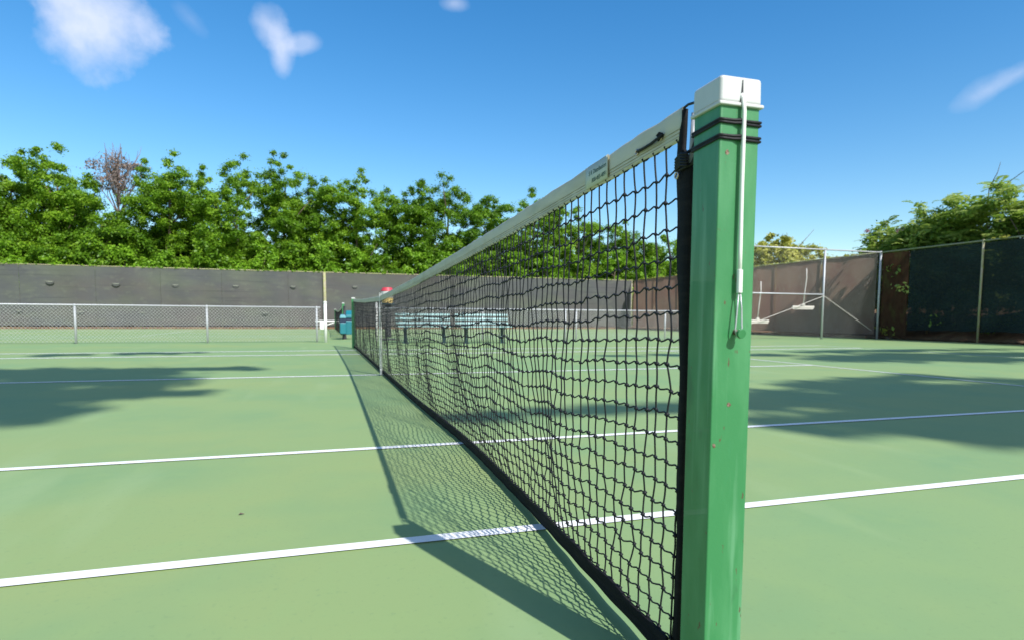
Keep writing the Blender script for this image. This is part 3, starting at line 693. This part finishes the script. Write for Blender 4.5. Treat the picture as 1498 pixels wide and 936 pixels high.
# olive tree behind the brown screen
p = atx(1140, 352, 22.5)
tree('olive_green_tree', 'small yellowish green tree over the brown windscreen, right of the foreground post', 'tree', None, 22.5, p.y, p.z+.55, 2.4, 1.2, L_olive, per=110, size=.17, spires=7, dens=1.0, cl=.42, tr=.09)
p2 = atx(1190, 385, 21.5)
tree('olive_green_tree', 'low yellowish green bush crown behind the tall fence post', 'tree', None, 21.5, p2.y, p2.z+.2, 1.6, 1.0, L_olive, per=90, size=.15, spires=4, dens=.7, cl=.36, tr=.06)

# feathery flowering trees on the right bank: sprays of long leaflets
def feather(label, x, y, h, rad, z0, seed, n_fr=820, flowers=5, tr=.12, name='mimosa_tree'):
    random.seed(seed)
    T = thing(name, label, 'tree', (x, y, .6), 'feathery leaved trees on the right bank')
    C_, Rr = crown(x, y, z0, h-.15, rad, 4, .9, .42)
    V_ = []; tn = []
    for k in range(n_fr):
        i = random.randrange(len(C_)); c = Vector(C_[i]); a = random.random()*6.283
        o = Vector((math.cos(a), math.sin(a), random.uniform(-.1, .7))).normalized(); s = c+o*Rr[i]*random.uniform(.2, .8)
        ln = random.uniform(.32, .55); side = o.cross(Vector((0, 0, 1))).normalized(); tone = random.random()
        for q in range(9):
            f_ = (q+1)/9; p_ = s+o*ln*f_+Vector((0, 0, .10*f_-.30*ln*f_*f_*1.6)); w = .19*math.sin(math.pi*(.15+.8*f_))
            for sd in (-1, 1):
                e = p_+side*sd*w+o*.05+Vector((0, 0, -.03*random.random())); d_ = (e-p_); nn = d_.cross(o).normalized()
                wd = d_.cross(nn).normalized()*.030
                V_ += [p_, p_+d_*.5+wd, e, p_+d_*.5-wd]; tn.append(min(1, max(0, tone*.7+random.random()*.35)))
    V_ = np.array([tuple(q) for q in V_]); link('crown', fast_mesh('crown', V_, np.arange(len(V_)).reshape(-1, 4), L_fine, np.array(tn)), T)
    V2, F2, t2 = leaves(C_, Rr*.9, 60, .15, .4, .5); link('inner_foliage', fast_mesh('inner_foliage', V2, F2, L_fine, t2*.8), T)
    trunk_bm(x, y, h*.8, tr, nb=8, spread=rad*.7, z0=.3).obj('trunk', m_bark, T, 0, True)
    for k in range(flowers):
        i = random.randrange(len(C_)); c = C_[i]+np.array([-rad*.25, -rad*.2, .30])
        V3, F3, t3 = leaves(np.array([c]), np.array([.15]), 60, .07, .5, .3); link('blossom', fast_mesh('blossom', V3, F3, L_pink, t3), T)
    return T
def fe(u, v, X, label, rad, seed, **k):
    p = atx(u, v, X); feather(label, X, p.y, p.z, rad, 1.2, seed, **k); return p
fe(1292, 322, 20.6, 'lowest feathery tree at the left tip of the clump over the right fence', 1.15, 1, n_fr=620, flowers=2)
fe(1345, 308, 20.8, 'feathery tree with pink blossom second from the left tip of the right clump', 1.35, 2, n_fr=800, flowers=3)
fe(1395, 282, 21.0, 'feathery tree in the middle of the right clump with a pink flower head', 1.5, 3, flowers=4)
fe(1462, 262, 21.2, 'tallest feathery tree near the right edge, above the dark screen', 1.7, 4, n_fr=950, flowers=4)
fe(1540, 262, 21.2, 'feathery tree cut by the right edge of the picture', 1.8, 5, n_fr=900, flowers=2)
fe(1640, 250, 21.4, 'feathery tree beyond the right edge, shading the bank', 1.9, 6, n_fr=300, flowers=0)
# long bare shoots above the right clump
for n_, (a, c, lab) in enumerate([((1447, 275), (1464, 237), 'thin bare curved shoot rising above the right trees'), ((1474, 268), (1505, 246), 'thin bare shoot leaning out at the right edge')]):
    p, q = atx(*a, 21.0), atx(*c, 21.0); b = MB(); b.tube([p-Vector((0, 0, 1.0)), p, (p+q)/2+Vector((0, -.08, .05)), q], [.02, .016, .012, .006], 5); tag(b.obj('bare_shoot', m_twig), lab, 'branch', 'bare shoots above the right trees')
# understorey behind the dark screen
random.seed(21)
GB = 'shaded bushes on the bank behind the dark screen'
for i in range(10):
    y = -3+i*2.15; x = XS+1.3+random.uniform(-.2, .5)
    if i == 9: y, x = 15.0, XS+1.0  # extra bush added to throw shade on the brown screen by the corner
    T = thing('bank_shrub', 'shaded bush on the earth bank behind the dark green windscreen', 'shrub', (x, y, .4), GB)
    C_ = np.array([(x+random.gauss(0, .5), y+random.gauss(0, .7), random.uniform(.5, 2.6)) for _ in range(26)]); V_, F_, tn = leaves(C_, np.full(26, .4), 40, .17, .45, .5)
    link('crown', fast_mesh('crown', V_, F_, L_fine, tn), T); trunk_bm(x, y, 2.2, .05, nb=5, spread=.6, z0=.2).obj('trunk', m_bark, T, 0, True)
p = aty(1311, 488, YF-.4); T = thing('weed_tuft', 'small pale green weed growing at the foot of the corner fence post', 'weed', (XS+.12, YF-.3, 0))
C_ = np.array([(XS+.16+random.gauss(0, .07), YF-.32+random.gauss(0, .2), random.uniform(.1, .42)) for _ in range(12)]); V_, F_, tn = leaves(C_, np.full(12, .12), 26, .11, .4, .5); link('leaves', fast_mesh('leaves', V_, F_, L_olive, tn), T)
b = MB()
for c in C_: b.tube([(XS+.16, YF-.32, 0), tuple(c)], .006, 4)
b.obj('stems', m_twig, T)
# creeper along the top of the fences
rng = np.random.default_rng(5)
C_ = np.array([(x, YB-.02, HB_+.03) for x in rng.uniform(-17, XC, 150)]); V_, F_, tn = leaves(C_, rng.uniform(.04, .13, 150), 12, .09, .5, .4)
tag(link('creeper', fast_mesh('creeper', V_, F_, L_lime, tn)), None, None, None, 'stuff')
C_ = np.array([(XS, y, H+.03) for y in rng.uniform(3, 12.5, 40)]+[(XS, y, H+.03) for y in rng.uniform(17, 34, 90)]); V_, F_, tn = leaves(C_, rng.uniform(.04, .12, 130), 12, .08, .5, .4)
tag(link('creeper', fast_mesh('creeper', V_, F_, L_olive, tn)), None, None, None, 'stuff')
# litter at the foot of the side fence
b = MB(); b.box((XS-.06, (YF+YB)/2+.1, .05), (.10, YB-YF-.6, .10)); struct(b.obj('dirt_kerb', m_dirt))
# specks on the court
for k, (x, y, s, m, lab) in enumerate([(-.93, 1.33, .010, m_bark, 'small curled brown leaf lying alone on the court left of the net shadow')]):
    b = MB(); b.add([(x-s, y, .001), (x, y-s*.5, .005), (x+s*1.2, y, .003), (x, y+s*.5, .006), (x-s*.2, y+s*.1, .009)], [(0, 1, 4), (1, 2, 4), (2, 3, 4), (3, 0, 4)]); tag(b.obj('dead_leaf', m), lab, 'leaf')

# ------------------------------------------------------------ trees behind the camera that shade the court
SD = Vector((.375, -.99, 1.0))
def shade_tree(sx, sy, h, rx, ry, n, label, base, seed, cl=.6, arms=()):
    random.seed(seed); T = thing('shade_tree', label, 'tree', (base[0], base[1], 0), 'large trees behind the near end of the court')
    C_ = []; Rr = []
    for k in range(n):
        a = random.random()*6.283; r_ = random.random()**.5; z = h+random.uniform(-.6, .6)*1.2
        gx, gy = sx+rx*r_*math.cos(a), sy+ry*r_*math.sin(a); C_.append((gx+SD.x*z, gy+SD.y*z, z)); Rr.append(cl*random.uniform(.6, 1.2))
    for (ax, ay, bx, by, m_, c_) in arms:
        for k in range(m_):
            f_ = random.random(); z = h+random.uniform(-.5, .5); gx, gy = ax+(bx-ax)*f_, ay+(by-ay)*f_; C_.append((gx+SD.x*z+random.gauss(0, c_*.4), gy+SD.y*z+random.gauss(0, c_*.3), z)); Rr.append(c_*(1.1-.6*f_))
    V_, F_, tn = leaves(np.array(C_), np.array(Rr), 95, .24, .6, .4); link('crown', fast_mesh('crown', V_, F_, L_shade, tn), T)
    c = Vector(C_[0]); m = np.mean(C_, 0); trunk_bm(base[0], base[1], h-1, .28, m[0], m[1], 7, 2.0).obj('trunk', m_bark, T, 0, True)
shade_tree(-4.9, 6.2, 16, 2.9, 1.9, 110, 'big shade tree behind the camera whose shadow lies on the left of the court', (0, -9.6), 31, arms=[(-5, 7.9, -1.3, 7.7, 16, .30), (-6, 11.3, -2.6, 11.6, 14, .25), (-4, 5.2, -1.8, 5.0, 14, .45), (-5, 4.2, -2.3, 4.0, 16, .45)])
shade_tree(-9.5, 8.4, 16, 3.6, 2.4, 90, 'big shade tree behind the camera, left of the others', (-3.8, -7.6), 32)
shade_tree(5.2, 3.2, 15, 2.2, 1.0, 50, 'shade tree behind the camera whose shadow crosses the near right service box', (10.8, -11.7), 33, arms=[(4.2, 3.2, -.2, 3.15, 26, .20), (4, 2.2, 2.2, 2.45, 10, .22), (7, 4.6, 4.3, 4.5, 14, .3), (4, 2.6, 7, 1.4, 24, .5), (2.6, 2.3, 3.9, 1.25, 16, .40), (3.4, 2.0, 5.5, .9, 16, .5)])
shade_tree(11.0, 7.6, 17, 3.6, 1.0, 70, 'shade tree behind the camera whose shadow darkens the far right baseline', (17.4, -9.2), 34, arms=[(8, 8.8, 4.6, 9.2, 16, .35), (9, 9.4, 18, 9.6, 26, .4), (10, 6.6, 16, 5.6, 26, .4)])

# ------------------------------------------------------------ light and sky
SUNV = SD.normalized(); elev = math.asin(SUNV.z); az = math.atan2(SUNV.x, SUNV.y)
sun = bpy.data.lights.new('sun', 'SUN'); sun.energy = 4.6; sun.angle = R(.55); sun.color = (1, .965, .95)
so = bpy.data.objects.new('sun', sun); COL.objects.link(so); so.rotation_euler = (-SUNV).to_track_quat('-Z', 'Y').to_euler()
w = bpy.data.worlds.new('World'); sc.world = w; w.use_nodes = True; N = w.node_tree.nodes; Lk = w.node_tree.links
bg = N['Background']; bg.inputs[1].default_value = .125
sky = N.new('ShaderNodeTexSky'); sky.sky_type = 'NISHITA'; sky.sun_disc = False; sky.sun_elevation = elev; sky.sun_rotation = az
sky.air_density = 1.15; sky.dust_density = .15; sky.ozone_density = 2.6
hs = N.new('ShaderNodeHueSaturation'); hs.inputs['Saturation'].default_value = 1.38; hs.inputs['Value'].default_value = 1.06
Lk.new(sky.outputs[0], hs.inputs['Color'])
tc = N.new('ShaderNodeTexCoord'); col = hs.outputs[0]
def math_(op, a, b=None, clamp=False):
    n = N.new('ShaderNodeMath'); n.operation = op; n.use_clamp = clamp
    for i, q in enumerate((a, b)):
        if q is None: continue
        if isinstance(q, (int, float)): n.inputs[i].default_value = q
        else: Lk.new(q, n.inputs[i])
    return n.outputs[0]
def vdot(v, c):
    n = N.new('ShaderNodeVectorMath'); n.operation = 'DOT_PRODUCT'; Lk.new(v, n.inputs[0]); n.inputs[1].default_value = c; return n.outputs['Value']
nz = N.new('ShaderNodeTexNoise'); nz.inputs['Scale'].default_value = 7; nz.inputs['Detail'].default_value = 6; nz.inputs['Roughness'].default_value = .52; Lk.new(tc.outputs['Generated'], nz.inputs['Vector'])
nz2 = N.new('ShaderNodeTexNoise'); nz2.inputs['Scale'].default_value = 26; nz2.inputs['Detail'].default_value = 6; nz2.inputs['Roughness'].default_value = .6; Lk.new(tc.outputs['Generated'], nz2.inputs['Vector'])
# each cloud: compass direction of its centre, half sizes and tilt on the sky, thickness
for (u, v, ru, rv, tilt, dens, soft) in [(152, 40, 88, 86, 0, .80, 1.15), (78, -12, 78, 42, -.8, .72, 1.1), (205, 40, 40, 46, 0, .5, 1.2), (392, 40, 26, 34, .5, .50, 1.1), (410, 74, 18, 40, .1, .60, 1.1), (440, 66, 28, 13, .3, .40, 1.1), (1440, 134, 50, 20, .5, .30, .9), (1490, 108, 56, 17, .45, .34, .9), (664, 6, 26, 12, 0, .35, 1.1), (280, 30, 40, 16, -.7, .14, 1.0)]:
    c = ray(u, v).normalized(); rt = c.cross(Vector((0, 0, 1))).normalized(); up_ = rt.cross(c)
    sc_ = FPX*ray(u, v).length
    e1 = (rt*math.cos(tilt)-up_*math.sin(tilt)*-1); e2 = (-rt*math.sin(tilt)+up_*math.cos(tilt))
    g = tc.outputs['Generated']; d0 = vdot(g, c)
    x = math_('MULTIPLY', vdot(g, e1), sc_/ru); y = math_('MULTIPLY', vdot(g, e2), sc_/rv)
    r2 = math_('SQRT', math_('ADD', math_('MULTIPLY', x, x), math_('MULTIPLY', y, y)))
    nn = math_('ADD', math_('MULTIPLY', math_('SUBTRACT', nz.outputs['Fac'], .5), 1.8), math_('MULTIPLY', math_('SUBTRACT', nz2.outputs['Fac'], .5), .8))
    k = math_('SUBTRACT', math_('ADD', 1.0, nn), r2); k = math_('MULTIPLY', k, soft, True)
    k = math_('MULTIPLY', math_('SMOOTH_MIN', k, 1.0) if False else k, dens); k = math_('MULTIPLY', k, math_('GREATER_THAN', d0, 0))
    mx = N.new('ShaderNodeMix'); mx.data_type = 'RGBA'; Lk.new(k, mx.inputs['Factor']); Lk.new(col, mx.inputs['A']); mx.inputs['B'].default_value = (5.2, 5.6, 6.8, 1); col = mx.outputs['Result']
g = tc.outputs['Generated']; back = vdot(g, (.42, -.88, .22))  # unseen clouds added behind the camera to whiten and lift the fill light
nzb = N.new('ShaderNodeTexNoise'); nzb.inputs['Scale'].default_value = 2.6; nzb.inputs['Detail'].default_value = 6; Lk.new(g, nzb.inputs['Vector'])
k = math_('MULTIPLY', math_('SUBTRACT', nzb.outputs['Fac'], .40), 6.0, True); k = math_('MULTIPLY', k, math_('MULTIPLY', math_('SUBTRACT', back, .05), 2.5, True)); k = math_('MULTIPLY', k, .8)
mx = N.new('ShaderNodeMix'); mx.data_type = 'RGBA'; Lk.new(k, mx.inputs['Factor']); Lk.new(col, mx.inputs['A']); mx.inputs['B'].default_value = (5.4, 5.3, 5.2, 1); col = mx.outputs['Result']
Lk.new(col, bg.inputs[0])

# ------------------------------------------------------------ output
sc.view_settings.view_transform = 'Standard'; sc.view_settings.look = 'None'; sc.view_settings.gamma = 1
sc.view_settings.exposure = .42
sc.render.engine = 'CYCLES'; sc.cycles.max_bounces = 6; sc.cycles.transparent_max_bounces = 12; sc.cycles.use_denoising = True
